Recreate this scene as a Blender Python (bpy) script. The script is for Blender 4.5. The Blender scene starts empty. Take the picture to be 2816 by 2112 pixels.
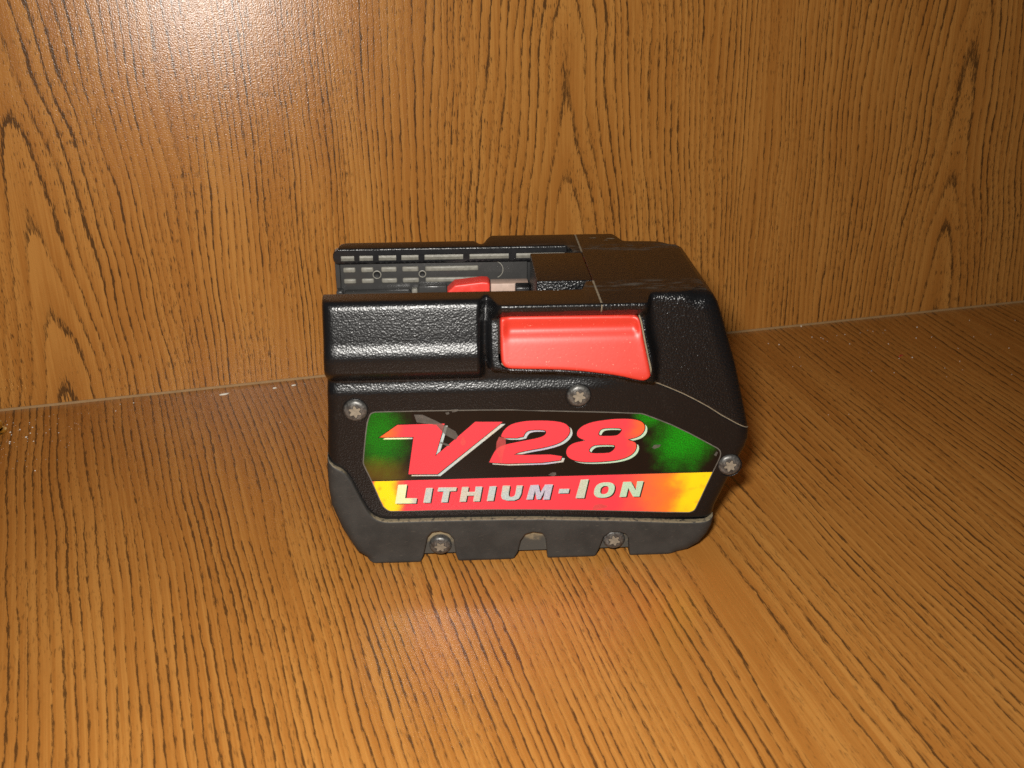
import bpy, bmesh, math, random
import numpy as np
from mathutils import Vector, Matrix
from mathutils.geometry import delaunay_2d_cdt

SC = bpy.context.scene
COL = SC.collection
MM = 0.001
random.seed(7); rng = np.random.default_rng(7)

# ------------------------------------------------------------------ camera
CAM = Vector((0.03999, -0.27687, 0.19318))
FW = Vector((0.05059146, 0.90489464, -0.42261826))
RT = Vector((0.99844076, -0.0558215, 0.0))
UP = Vector((0.02359119, 0.4219593, 0.90630779))
cd = bpy.data.cameras.new("camera"); cam = bpy.data.objects.new("camera", cd); COL.objects.link(cam)
M = Matrix((RT, UP, -FW)).transposed().to_4x4(); M.translation = CAM
cam.matrix_world = M
cd.sensor_width = 36.0; cd.lens = 36.0 * 1018.445 / 1024.0
cd.clip_start = 0.01; cd.clip_end = 20
cd.dof.use_dof = True; cd.dof.focus_distance = 0.375; cd.dof.aperture_fstop = 30.0
SC.camera = cam

# ------------------------------------------------------------------ world and flash
w = bpy.data.worlds.new("World"); SC.world = w; w.use_nodes = True
bg = w.node_tree.nodes["Background"]; bg.inputs[0].default_value = (1.0, 0.8, 0.6, 1); bg.inputs[1].default_value = 0.006
ld = bpy.data.lights.new("camera_flash", 'AREA'); ld.shape = 'RECTANGLE'; ld.size = 0.026; ld.size_y = 0.014
ld.energy = 1.42; ld.spread = math.radians(165); ld.color = (1.0, 0.965, 0.90)
lo = bpy.data.objects.new("camera_flash", ld); COL.objects.link(lo)
ML = M.copy(); ML.translation = CAM + RT * -0.018 + UP * 0.028 + FW * 0.0
lo.matrix_world = ML @ Matrix.Rotation(math.radians(0), 4, 'Y')
SC.view_settings.view_transform = 'Standard'; SC.view_settings.look = 'None'
SC.view_settings.exposure = 0.0; SC.view_settings.gamma = 1.0
SC.render.engine = 'CYCLES'
SC.cycles.use_denoising = False
SC.cycles.max_bounces = 6
SC.cycles.caustics_reflective = True
SC.cycles.sample_clamp_indirect = 4.0

# ------------------------------------------------------------------ node helper
class NT:
    def __init__(s, name):
        s.m = bpy.data.materials.new(name); s.m.use_nodes = True
        s.t = s.m.node_tree; s.b = s.t.nodes["Principled BSDF"]
    def n(s, typ, **kw):
        nd = s.t.nodes.new(typ)
        for k, v in kw.items(): setattr(nd, k, v)
        return nd
    def put(s, sock, v):
        if isinstance(v, E): s.t.links.new(v.o, sock)
        elif isinstance(v, bpy.types.NodeSocket): s.t.links.new(v, sock)
        else:
            if isinstance(v, (tuple, list)) and len(v) == 3 and sock.type == 'RGBA': v = (*v, 1)
            sock.default_value = v
    def math(s, op, *a):
        nd = s.n('ShaderNodeMath', operation=op)
        for i, v in enumerate(a): s.put(nd.inputs[i], v)
        return E(s, nd.outputs[0])
    def xyz(s, coord='Object'):
        tc = s.n('ShaderNodeTexCoord'); sp = s.n('ShaderNodeSeparateXYZ')
        s.t.links.new(tc.outputs[coord], sp.inputs[0])
        return [E(s, sp.outputs[i]) for i in range(3)]
    def vec(s, x, y, z=0.0):
        c = s.n('ShaderNodeCombineXYZ')
        for i, v in enumerate((x, y, z)): s.put(c.inputs[i], v)
        return c.outputs[0]
    def noise(s, v, scale=1.0, detail=2.0, rough=0.5):
        nd = s.n('ShaderNodeTexNoise'); s.t.links.new(v, nd.inputs['Vector'])
        nd.inputs['Scale'].default_value = scale; nd.inputs['Detail'].default_value = detail
        nd.inputs['Roughness'].default_value = rough
        return E(s, nd.outputs[0])
    def white(s, x):
        nd = s.n('ShaderNodeTexWhiteNoise', noise_dimensions='1D'); s.put(nd.inputs['W'], x)
        return E(s, nd.outputs[0])
    def ss(s, x, a, b):          # smoothstep
        nd = s.n('ShaderNodeMapRange', interpolation_type='SMOOTHSTEP', clamp=True)
        s.put(nd.inputs[0], x); s.put(nd.inputs[1], a); s.put(nd.inputs[2], b)
        return E(s, nd.outputs[0])
    def mix(s, f, a, b):
        nd = s.n('ShaderNodeMix', data_type='RGBA'); s.put(nd.inputs[0], f); s.put(nd.inputs[6], a); s.put(nd.inputs[7], b)
        return E(s, nd.outputs[2])
    def bump(s, h, strength, dist, normal=None):
        nd = s.n('ShaderNodeBump'); s.put(nd.inputs['Height'], h)
        nd.inputs['Strength'].default_value = strength; nd.inputs['Distance'].default_value = dist
        if normal is not None: s.t.links.new(normal, nd.inputs['Normal'])
        return nd.outputs[0]
    def set(s, **kw):
        for k, v in kw.items(): s.put(s.b.inputs[k.replace('_', ' ')], v)
        return s.m
class E:
    def __init__(s, nt, o): s.nt, s.o = nt, o
    def __add__(s, b): return s.nt.math('ADD', s, b)
    def __radd__(s, b): return s.nt.math('ADD', b, s)
    def __sub__(s, b): return s.nt.math('SUBTRACT', s, b)
    def __rsub__(s, b): return s.nt.math('SUBTRACT', b, s)
    def __mul__(s, b): return s.nt.math('MULTIPLY', s, b)
    def __rmul__(s, b): return s.nt.math('MULTIPLY', b, s)
    def __truediv__(s, b): return s.nt.math('DIVIDE', s, b)
    def fl(s): return s.nt.math('FLOOR', s)
    def fr(s): return s.nt.math('FRACT', s)
    def ab(s): return s.nt.math('ABSOLUTE', s)
    def mx(s, b): return s.nt.math('MAXIMUM', s, b)
    def mn(s, b): return s.nt.math('MINIMUM', s, b)
    def sq(s): return s.nt.math('SQRT', s)

# ------------------------------------------------------------------ wood laminate
def wood(name, centres, seed, lean=None, gloss=0.3, sparkle=0.5, axis_v=2, vk=40.0, spec=0.5, q=1100.0, a2=90.0, plain=0.0, pores=0.95, warp=1.0):
    """oak print: u runs across the grain, v along it, both in mm"""
    N = NT(name); c = N.xyz()
    u = c[0] * 1000.0; v = c[axis_v] * 1000.0
    if lean is not None:
        u = u + v * lean(N, u)
    big = N.noise(N.vec(u / 60.0 + seed, v / 160.0), 1, 2) - 0.5
    med = N.noise(N.vec(u / 9.0 + seed, v / 40.0, 3.0), 1, 2) - 0.5
    dash = N.noise(N.vec(u * 1.6, v * 0.15, 1.0), 1, 2, 0.6) - 0.5
    wide = N.noise(N.vec(u / 20.0 + seed, v / 240.0, 5.0), 1, 2) - 0.5
    uu = u + big * (13.0 * warp) + med * (2.2 * warp) + wide * (9.0 * warp)
    vv = v + big * 30.0 + (N.noise(N.vec(seed * 3.3 + u / 150.0, v / 55.0), 1, 1) - 0.5) * 70.0
    d = None
    for i, (cu, sgn) in enumerate(centres):
        di = (uu - cu).ab()
        d = di if d is None else d.mn(di)
    W = 1.0 - N.ss(d, 22.0, 100.0)
    root = (d * d + a2).sq()
    phi = root * (1.0 / 4.0) + d * d * (1.0 / q) + vv * W * (1.0 / vk) + seed * 0.37
    ph = phi + dash * 0.55
    f = ph.fr()
    band = N.ss(f, 0.00, 0.08) * (1.0 - N.ss(f, 0.10, 0.42))
    strength = N.white(phi.fl() + seed * 3.0) * 0.40 + 0.60
    brk = N.noise(N.vec(u * 0.8 + 7.0, v * 0.10, seed), 1, 1) - 0.5
    streak = N.noise(N.vec(u * 4.6, v * 0.30, seed + 4.0), 1, 2, 0.6) - 0.5
    soft = band * strength * (0.72 + 0.56 * N.ss(N.noise(N.vec(u / 16.0, v / 70.0, seed + 6.0), 1, 2), 0.3, 0.7))
    if plain: soft = soft * (0.12 + 0.88 * N.ss(d, 4.0, 10.0))
    dark = N.ss(soft + brk * 0.75 + streak * 1.6, 0.44, 0.82)
    pore = N.ss(N.noise(N.vec(u * 2.1 + 3.0, v * 0.26, seed + 9.0), 1, 2), 0.585, 0.68)
    poremask = N.ss(N.noise(N.vec(u / 20.0, v / 80.0, seed + 2.0), 1, 2), 0.42, 0.58)
    dark = dark.mx(pore * poremask * pores).mx(soft * 0.18)
    fibre = N.noise(N.vec(u * 1.3, v * 0.010, seed), 1, 3, 0.6)
    tone = N.noise(N.vec(u / 14.0, v / 120.0, seed + 1.0), 1, 3)
    halo = N.ss(f, 0.0, 0.2) * (1.0 - N.ss(f, 0.3, 0.85))
    base = N.mix(N.ss(fibre * 0.55 + tone * 0.45 + halo * 0.12, 0.36, 0.68), (0.510, 0.229, 0.052), (0.395, 0.155, 0.030))
    redline = N.ss(N.noise(N.vec(u * 1.9 + 11.0, v * 0.012, seed), 1, 1), 0.66, 0.74)
    base = N.mix(redline * 0.25, base, (0.26, 0.085, 0.02))
    col = N.mix(dark * 0.86, base, (0.052, 0.025, 0.010))
    grain = N.noise(N.vec(u * 1.7, v * 1.7, seed), 1, 2)
    nrm = N.bump(grain, sparkle, 0.00030)
    return N.set(Base_Color=col, Roughness=gloss, Normal=nrm, Specular_IOR_Level=spec)

# ------------------------------------------------------------------ mesh helpers
def mesh_obj(name, verts, faces, mats, parent=None, smooth=True, idx=None, loc=None):
    me = bpy.data.meshes.new(name)
    me.from_pydata([tuple(v) for v in verts], [], faces)
    for m in (mats if isinstance(mats, (list, tuple)) else [mats]): me.materials.append(m)
    if smooth: me.polygons.foreach_set('use_smooth', [True] * len(me.polygons))
    if idx is not None: me.polygons.foreach_set('material_index', idx)
    me.validate(); me.update()
    o = bpy.data.objects.new(name, me); COL.objects.link(o)
    if parent is not None: o.parent = parent
    if loc is not None: o.location = loc
    return o
def tag(o, label=None, category=None, group=None, kind=None):
    for k, v in (('label', label), ('category', category), ('group', group), ('kind', kind)):
        if v: o[k] = v
    return o
def sst(x, a, b):
    t = np.clip((np.asarray(x, float) - a) / (b - a), 0, 1); return t * t * (3 - 2 * t)
def seg_dist(P, poly, closed=False):
    """distance of points to a polyline"""
    P = np.asarray(P, float); q = np.asarray(poly, float)
    if closed: q = np.vstack([q, q[:1]])
    best = np.full(len(P), 1e9)
    for a, b in zip(q[:-1], q[1:]):
        ab = b - a; t = np.clip(((P - a) @ ab) / max(ab @ ab, 1e-12), 0, 1)
        best = np.minimum(best, np.hypot(*(P - a - t[:, None] * ab).T))
    return best
def inside(P, poly):
    P = np.asarray(P, float); q = np.asarray(poly, float); r = np.zeros(len(P), bool)
    j = len(q) - 1
    for i in range(len(q)):
        xi, yi = q[i]; xj, yj = q[j]
        c = ((yi > P[:, 1]) != (yj > P[:, 1])) & (P[:, 0] < (xj - xi) * (P[:, 1] - yi) / (yj - yi + 1e-15) + xi)
        r ^= c; j = i
    return r
def resample(poly, step, closed=True):
    q = [np.array(p, float) for p in poly]
    if closed: q = q + [q[0]]
    out = []
    for a, b in zip(q[:-1], q[1:]):
        n = max(1, int(np.ceil(np.linalg.norm(b - a) / step)))
        for k in range(n): out.append(a + (b - a) * k / n)
    if not closed: out.append(q[-1])
    return np.array(out)
def chaikin(poly, it=2, closed=True):
    q = np.array(poly, float)
    for _ in range(it):
        n = np.roll(q, -1, 0)
        if closed:
            q = np.stack([q * .75 + n * .25, q * .25 + n * .75], 1).reshape(-1, 2)
        else:
            a, b = q[:-1], q[1:]
            m = np.stack([a * .75 + b * .25, a * .25 + b * .75], 1).reshape(-1, 2)
            q = np.vstack([q[:1], m[1:-1], q[-1:]])
    return q
def area2(q): x, y = np.asarray(q).T; return float(np.sum(x * np.roll(y, -1) - np.roll(x, -1) * y))
def region(outer, holes=(), step=0.6, rings=(0.05, 0.14, 0.28, 0.5, 0.85, 1.35, 2.0, 2.9, 4.0), bstep=0.5, dense=()):
    """triangulated flat region: boundary, rings of points inside it, then a grid"""
    outer = resample(outer, bstep); hs = [resample(h, bstep) for h in holes]
    pts = [outer] + hs
    bpts = np.vstack(pts); nb = len(bpts)
    loops = []; k = 0
    for p in pts: loops.append(list(range(k, k + len(p)))); k += len(p)
    edges = [(l[i], l[(i + 1) % len(l)]) for l in loops for i in range(len(l))]
    def bd(P):
        d = seg_dist(P, outer, True)
        for h in hs: d = np.minimum(d, seg_dist(P, h, True))
        return d
    def ins(P):
        m = inside(P, outer)
        for h in hs: m &= ~inside(P, h)
        return m
    extra = []
    for p in pts:
        sgn = 1 if area2(p) > 0 else -1
        if p is not outer: sgn = -sgn
        t = np.roll(p, -1, 0) - np.roll(p, 1, 0); t /= np.linalg.norm(t, axis=1)[:, None] + 1e-12
        nrm = np.stack([-t[:, 1], t[:, 0]], 1) * sgn
        for r in rings:
            sub = p[::1 if r < 1 else 1]; c = p + nrm * r
            ok = ins(c)
            c = c[ok]
            if len(c): extra.append(c[bd(c) > r * 0.9])
    mn, mx = outer.min(0), outer.max(0)
    g = np.stack(np.meshgrid(np.arange(mn[0], mx[0], step), np.arange(mn[1], mx[1], step)), -1).reshape(-1, 2)
    g += rng.uniform(-0.02, 0.02, g.shape)
    g = g[ins(g)]
    g = g[bd(g) > max(rings) + step * 0.5] if len(rings) else g[bd(g) > step * 0.4]
    extra.append(g)
    allp = np.vstack([bpts] + extra)
    # drop near duplicates
    key = {}; keep = []
    for i, p in enumerate(allp):
        kk = (round(p[0] / 0.035), round(p[1] / 0.035))
        if i < nb or kk not in key: key[kk] = i; keep.append(i)
    allp = allp[keep]
    vs, _, fs, *_ = delaunay_2d_cdt([Vector(p) for p in allp], edges, [], 0, 1e-5)
    V = np.array([tuple(v) for v in vs]); F = np.array([tuple(f) for f in fs])
    ok = ins(V[F].mean(1))
    F = F[ok]
    a = V[F]; ar = (a[:, 1, 0] - a[:, 0, 0]) * (a[:, 2, 1] - a[:, 0, 1]) - (a[:, 2, 0] - a[:, 0, 0]) * (a[:, 1, 1] - a[:, 0, 1])
    F[ar < 0] = F[ar < 0][:, ::-1]
    F = F[np.abs(ar) > 1e-9]
    return V, F
def boundary_edges(F):
    cnt = {}
    for f in F:
        for a, b in ((f[0], f[1]), (f[1], f[2]), (f[2], f[0])):
            cnt[(a, b)] = 1
    return [e for e in cnt if (e[1], e[0]) not in cnt]
def flat_poly(polys, y, mat_i=0):
    """polygons with holes laid flat at depth y -> verts, faces (facing -y)"""
    verts, faces = [], []
    for outer, holes in polys:
        pts = [tuple(p) for p in outer]; ed = [(i, (i + 1) % len(outer)) for i in range(len(outer))]
        for h in holes:
            b = len(pts); pts += [tuple(p) for p in h]; ed += [(b + i, b + (i + 1) % len(h)) for i in range(len(h))]
        vs, _, fs, *_ = delaunay_2d_cdt([Vector(p) for p in pts], ed, [], 0, 1e-6)
        V = np.array([tuple(v) for v in vs]); b = len(verts)
        for f in fs:
            c = V[list(f)].mean(0)[None]
            if inside(c, outer)[0] and not any(inside(c, h)[0] for h in holes):
                q = V[list(f)]
                ar = (q[1][0] - q[0][0]) * (q[2][1] - q[0][1]) - (q[2][0] - q[0][0]) * (q[1][1] - q[0][1])
                faces.append(tuple(b + i for i in (f if ar > 0 else f[::-1])))
        verts += [(p[0] * MM, y * MM, p[1] * MM) for p in V]
    return verts, faces
def offset_poly(p, r):
    """grow a polygon by r with mitred corners"""
    q = np.array(p, float); s = 1 if area2(q) > 0 else -1; n = len(q); out = []
    for i in range(n):
        a, b, c = q[i - 1], q[i], q[(i + 1) % n]
        d1 = (b - a) / (np.linalg.norm(b - a) + 1e-9); d2 = (c - b) / (np.linalg.norm(c - b) + 1e-9)
        n1 = np.array([d1[1], -d1[0]]) * s; n2 = np.array([d2[1], -d2[0]]) * s
        m = n1 + n2; m /= np.linalg.norm(m) + 1e-9
        out.append(b + m * r / max(0.45, m @ n1))
    return np.array(out)
def box(verts, faces, x0, x1, y0, y1, z0, z1):
    b = len(verts)
    for x in (x0, x1):
        for y in (y0, y1):
            for z in (z0, z1): verts.append((x * MM, y * MM, z * MM))
    for f in ((0, 1, 3, 2), (4, 6, 7, 5), (0, 4, 5, 1), (2, 3, 7, 6), (0, 2, 6, 4), (1, 5, 7, 3)):
        faces.append(tuple(b + i for i in f))
def bevel_obj(o, w, seg=2, ang=30):
    m = o.modifiers.new('bevel', 'BEVEL'); m.width = w * MM; m.segments = seg; m.limit_method = 'ANGLE'; m.angle_limit = math.radians(ang)
    return o

# ------------------------------------------------------------------ outlines on the front of the pack, mm (along, up)
LABEL=[(12.25,53.52),(12.8,54.33),(13.64,54.68),(14.64,54.76),(38.22,54.66),(61.35,54.2),(54.66,54.29),(94.82,52.18),(97.38,51.31),(107.76,46.6),(119.99,39.31),(120.99,38.45),(121.44,37.4),(121.37,36.16),(120.94,34.72),(119.44,30.57),(115.08,17.43),(114.41,16.36),(112.57,15.77),(84.32,17.71),(54.62,19.1),(33.9,19.55),(17.2,19.61),(16.17,19.97),(15.18,20.9),(14.53,21.74),(11.76,30.66),(9.86,35.84),(9.49,37.02),(9.49,38.19),(11.24,50.37)]
DIV=[(11.77,30.86),(61.54,30.62),(54.63,30.78),(119.43,30.78)]
V_NUM=[(14.86,46.22),(20.5,50.34),(34.86,50.41),(31.61,39.05),(44.23,50.73),(52.6,50.49),(32.16,32.73),(23.12,32.97),(25.27,46.1)]
TWO=[(52.01,45.05),(52.61,46.88),(53.9,48.55),(55.76,49.8),(59.49,50.56),(62.98,50.64),(67.65,50.43),(71.17,49.75),(72.84,48.66),(73.46,47.06),(73.26,45.74),(72.46,44.44),(71.08,43.15),(68.97,42.15),(65.44,41.18),(60.72,40.39),(57.89,39.81),(56.71,39.31),(55.88,38.74),(71.41,38.53),(70.56,35.85),(48.2,35.82),(49.15,38.19),(50.35,40.57),(51.53,41.87),(53.65,42.61),(59.52,43.76),(63.75,44.57),(65.62,45.31),(66.31,46.48),(65.83,47.33),(63.25,47.57),(60.67,47.43),(59.62,46.67),(58.81,44.79)]
EIGHT=[(84.06,50.17),(87.57,50.54),(92.28,50.41),(95.14,49.72),(96.63,48.5),(96.85,46.64),(96.1,45.07),(94.5,43.92),(91.09,43.22),(93.87,42.33),(94.52,41.38),(94.48,39.76),(93.61,38.17),(91.52,36.74),(88.2,35.89),(83.42,35.55),(78.64,35.59),(75.28,36.16),(73.1,37.45),(72.47,39.09),(72.79,40.69),(73.94,42.0),(75.81,42.74),(78.88,43.26),(76.72,44.05),(75.87,44.87),(75.68,45.94),(76.16,47.24),(77.77,48.64),(80.55,49.69)]
EH1=[(82.45,46.0),(83.0,47.04),(84.4,47.53),(88.88,47.4),(89.86,46.84),(89.43,45.8),(88.75,45.02),(87.59,44.58),(83.09,44.66),(82.36,45.08)]
EH2=[(79.57,39.95),(80.37,41.13),(81.77,41.71),(87.0,41.6),(87.97,41.17),(87.78,40.1),(86.87,39.05),(85.7,38.55),(80.69,38.57),(79.72,39.14)]
L_L=[(19.72,29.26),(22.53,29.25),(21.66,24.27),(25.4,24.2),(25.06,22.24),(18.47,22.34)]
L_I=[(28.43,27.79),(30.49,27.77),(29.55,22.34),(27.29,22.37)]
L_T=[(32.34,27.84),(38.06,27.77),(37.81,26.39),(35.78,26.33),(35.02,22.33),(32.98,22.35),(33.82,26.35),(31.92,26.39)]
L_H=[(39.74,27.79),(41.85,27.77),(41.51,25.94),(43.78,25.91),(44.03,27.78),(46.17,27.76),(45.22,22.32),(43.14,22.31),(43.5,24.5),(41.27,24.5),(40.87,22.34),(38.81,22.36)]
L_I2=[(48.46,27.76),(50.58,27.76),(49.62,22.35),(47.49,22.37)]
L_U=[(52.6,27.84),(54.93,27.82),(54.44,24.58),(54.68,23.79),(55.41,23.57),(56.3,23.96),(56.61,24.79),(57.02,27.75),(58.94,27.77),(58.42,24.45),(57.7,22.93),(56.25,22.22),(53.84,22.3),(52.39,22.97),(52.04,24.1)]
L_M=[(61.41,27.74),(64.0,27.8),(64.52,24.8),(66.05,27.81),(68.55,27.79),(67.51,22.23),(65.45,22.25),(66.08,25.87),(64.6,22.41),(63.39,22.4),(62.87,25.83),(62.18,22.44),(60.07,22.43)]
L_dash=[(70.59,26.05),(73.85,26.02),(73.6,24.36),(70.33,24.38)]
L_I3=[(77.38,29.24),(79.91,29.3),(78.68,22.36),(75.88,22.45)]
L_N=[(90.97,27.96),(93.51,27.96),(95.14,24.75),(95.45,28.01),(97.52,28.03),(96.49,22.32),(94.4,22.39),(92.73,25.67),(92.2,22.4),(90.01,22.39)]
SC1=[(25.68,53.74),(28.19,53.67),(32.32,51.43),(38.13,47.69),(38.94,45.98),(38.27,44.56),(34.92,46.58),(32.27,50.0),(29.13,50.57),(26.42,51.12)]
SC2=[(51.51,45.37),(53.54,45.07),(53.64,42.4),(52.77,39.49),(52.1,35.08),(51.69,38.05),(50.52,40.54),(50.75,43.46)]
SC3=[(39.53,43.79),(40.43,45.94),(41.25,43.98),(41.01,43.02),(40.15,42.56)]
SC4=[(99.48,40.15),(100.14,41.07),(102.29,41.14),(101.87,40.21),(100.23,39.59)]
SC5=[(67.01,31.37),(68.19,32.16),(69.39,32.12),(69.52,31.29),(68.7,30.63)]
SC6=[(81.37,18.16),(82.05,19.7),(83.99,20.14),(86.47,19.26),(86.01,18.56),(82.6,17.97)]
SC7=[(119.47,36.84),(120.1,38.07),(120.67,37.84),(120.24,36.4)]
BOOT_TOP=[(-1.72,40.2),(-1.4,38.65),(-0.59,37.46),(1.51,36.23),(3.13,35.2),(4.37,33.59),(5.58,31.39),(7.31,26.56),(9.09,22.08),(9.85,20.43),(10.97,18.76),(12.62,17.47),(14.67,16.7),(16.39,16.52),(33.82,16.51),(61.58,16.14),(76.84,15.2),(91.81,14.45),(110.7,12.89),(115.24,12.73),(119.01,12.9),(121.58,13.82)]
BUTTON=[(51.84,85.67),(51.92,86.88),(52.61,87.67),(62.79,87.61),(74.15,87.45),(85.56,87.36),(90.91,87.25),(92.28,86.61),(92.88,84.76),(94.09,78.14),(95.93,69.68),(95.81,68.4),(94.29,67.37),(92.32,67.55),(86.37,69.06),(80.47,69.98),(74.61,70.72),(68.39,71.21),(55.24,71.67),(53.51,72.01),(52.36,72.88),(51.9,74.56)]
SCREWS=[(75.89,58.94),(8.1,55.76),(125.48,33.12),(32.28,5.92),(88.98,6.15)]
SPECKS= [(214.5,198.2,3),(215.3,183.5,2.2),(219.5,182.5,1.8),(220.1,181.0,1.8),(228.4,184.9,1.6),(232.9,185.9,1.8),(196.1,175.0,2),(191.3,176.6,1.6),(230.9,173.9,2),(248.3,189.1,1.8),(246.3,190.8,1.2),(255.2,190.3,1.8),(273.1,193.6,2.6),(266.6,179.5,2.2),(274.9,180.3,1.8),(249.9,172.9,1.6),(254.7,155.8,2.4),(248.0,155.2,1.6),(271.1,167.4,1.3),(275.2,150.1,1.6),(306.4,164.5,1.8),(304.1,201.3,1.6),(281.5,165.5,1.6),(194.8,148.7,1.3),(198.7,149.0,1.2),(201.4,159.1,1.2),(229.5,141.7,1.3),(239.2,139.2,1.5),(235.9,162.3,1.2),(221.0,177.5,1.2),(264.7,143.0,1.2),(292.1,134.2,1.4),(272.0,140.4,1.2),(327.8,200.3,1.4),(203.4,98.7,1.2),(194.5,98.6,1.2),(296.0,179.6,1.3),(241.3,187.6,1.1),(252.7,187.0,1.1),(261.3,133.4,1.0),(305.9,181.8,1.2),(-106.4,125.5,1.6),(-106.4,119.0,2),(-72.9,135.8,1.2),(-69.0,132.3,1.3),(-35.1,104.5,1.5),(-29.8,142.1,1.2),(-96.9,134.3,1.6),(-101.0,126.5,2.0),(-147.4,108.6,1.8),(-140.5,103.8,2.6),(-136.1,105.5,2),(-135.1,100.4,2),(-135.5,97.0,2.6),(-131.2,93.2,1.8),(-140.5,93.2,2.4),(-140.1,91.8,2.4),(-128.8,100.3,1.4),(-150.3,123.9,1.8),(-143.5,101.6,2.4),(-132.9,115.6,1.2),(-123.7,100.1,1.4),(-134.4,95.6,1.2),(-142.2,99.4,1.8),(-138.9,109.9,1.6),(-145.6,110.2,1.4),(-128.5,103.3,1.2),(-121.9,69.1,1.8),(-138.6,92.6,1.1)]

# ------------------------------------------------------------------ materials
def plastic(name, base=(0.0055, 0.0056, 0.0062), rough=0.30, grain=0.42, dustf=0.25, scale=1.0):
    N = NT(name); c = N.xyz(); x, y, z = [k * 1000.0 for k in c]
    v = N.vec(x, y, z)
    vo = N.n('ShaderNodeTexVoronoi', feature='SMOOTH_F1'); N.t.links.new(v, vo.inputs['Vector']); vo.inputs['Scale'].default_value = 1.8 * scale; vo.inputs['Smoothness'].default_value = 0.5
    leather = E(N, vo.outputs['Distance']) * 0.7 + N.noise(v, 2.6 * scale, 1) * 0.5
    nrm = N.bump(leather, grain, 0.00022)
    dn = N.noise(v, 0.16, 4, 0.65); dn2 = N.noise(v, 1.8, 2)
    dust = N.ss(dn * 0.6 + dn2 * 0.4, 0.56, 0.76) * dustf
    speck = N.ss(N.noise(v, 3.1, 0), 0.77, 0.80) * dustf
    smear = N.ss(N.noise(N.vec(x * 0.12, y * 0.55, z * 0.5), 1, 4, 0.65), 0.46, 0.66) * N.ss(z, 89.5, 91.0) * N.ss((y - 28.5).ab(), 13.0, 16.0) * (1.0 - N.ss((y - 28.5).ab(), 20.0, 25.0)) * N.ss(x, 56.0, 70.0)
    dust = dust.mx(smear * 0.9)
    col = N.mix(dust.mx(speck), base, (0.070, 0.064, 0.054))
    return N.set(Base_Color=col, Roughness=dust * 0.35 + rough, Normal=nrm, Specular_IOR_Level=0.42)
def plain(name, col, rough=0.5, metal=0.0, var=0.15, vs=0.5, bump=0.0, bs=2.0):
    N = NT(name); c = N.xyz(); v = N.vec(*[k * 1000.0 for k in c])
    n = N.noise(v, vs, 3)
    cc = N.mix(n, tuple(k * (1 - var) for k in col), tuple(min(1, k * (1 + var)) for k in col))
    kw = dict(Base_Color=cc, Roughness=rough, Metallic=metal)
    if bump: kw['Normal'] = N.bump(N.noise(v, bs, 2), bump, 0.0002)
    return N.set(**kw)

m_body = plastic("black_textured_plastic", dustf=0.17)
m_end = plastic("black_textured_end_plastic", rough=0.27, grain=1.0, dustf=0.14)
m_dust = plain("packed_dust", (0.20, 0.16, 0.105), 0.9, var=0.5, vs=0.9)
m_gap = plain("dark_gap", (0.006, 0.006, 0.006), 0.7)
def make_rubber():
    N = NT("worn_rubber"); c = N.xyz(); x, y, z = [k * 1000.0 for k in c]; v = N.vec(x, y, z)
    geo = N.n('ShaderNodeNewGeometry'); sp = N.n('ShaderNodeSeparateXYZ'); N.t.links.new(geo.outputs['Normal'], sp.inputs[0])
    nz = E(N, sp.outputs[2])
    n1 = N.noise(v, 0.12, 4, 0.6); n2 = N.noise(N.vec(x * 0.35 + z * 0.5, y, z * 1.6 - x * 0.5), 1.0, 3)
    base = N.mix(N.ss(n1, 0.3, 0.7), (0.026, 0.0255, 0.024), (0.040, 0.038, 0.035))
    scr = N.ss(n2, 0.62, 0.76)
    base = N.mix(scr * 0.30, base, (0.13, 0.115, 0.085))
    dust = N.ss(nz, 0.45, 0.85) * N.ss(N.noise(v, 0.9, 3), 0.25, 0.55)
    base = N.mix(dust * 0.7, base, (0.28, 0.225, 0.14))
    return N.set(Base_Color=base, Roughness=0.62, Specular_IOR_Level=0.35, Normal=N.bump(N.noise(v, 2.2, 2), 0.25, 0.0002))
m_rubber = make_rubber()
def make_red(name, col, rough, dusty=True):
    N = NT(name); c = N.xyz(); x, y, z = [k * 1000.0 for k in c]; v = N.vec(x, y, z)
    n = N.noise(v, 0.25, 3); sp = N.ss(N.noise(v, 2.6, 0), 0.79, 0.82)
    cc = N.mix(n, col, tuple(k * 0.88 for k in col))
    cc = N.mix(sp * 0.5, cc, (0.7, 0.35, 0.25))
    return N.set(Base_Color=cc, Roughness=rough, Normal=N.bump(N.noise(v, 1.1, 2), 0.06, 0.0002))
m_red = make_red("red_button_plastic", (0.56, 0.034, 0.019), 0.42)
m_red2 = make_red("red_cover_plastic", (0.74, 0.050, 0.036), 0.42)

# ------------------------------------------------------------------ the battery's housing (mm, x along, y back, z up)
OX, OY = 62.0, 28.5
pack = bpy.data.objects.new("battery_pack", None); COL.objects.link(pack); pack.location = (OX * MM, OY * MM, 0)
tag(pack, "black and red tool battery pack with shiny V28 label standing on the table", "battery pack")
PL = (-OX * MM, -OY * MM, 0)      # parts are modelled in the pack's corner coordinates
BASE = 1.5
ZT = 91.2
_zt = np.arange(55, 96, 0.1)
_hp = np.interp(_zt, [55, 64, 72, 74.5, 76, 77.3, 79, 82, 90, 96], [6.2, 6.3, 6.8, 7.0, 6.85, 6.4, 5.65, 5.0, 3.1, 1.9])
_k = np.exp(-0.5 * (np.arange(-15, 16) / 5.5) ** 2); _k /= _k.sum()
_hp = np.convolve(np.pad(_hp, 15, 'edge'), _k, 'valid')
def zlow(x):     # lower edge of the red button
    return np.interp(x, [50, 55, 68.4, 74.6, 80.5, 86.4, 92.3, 96, 104], [72.2, 71.7, 71.2, 70.7, 70.0, 69.0, 67.6, 66.6, 64.6])
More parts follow.
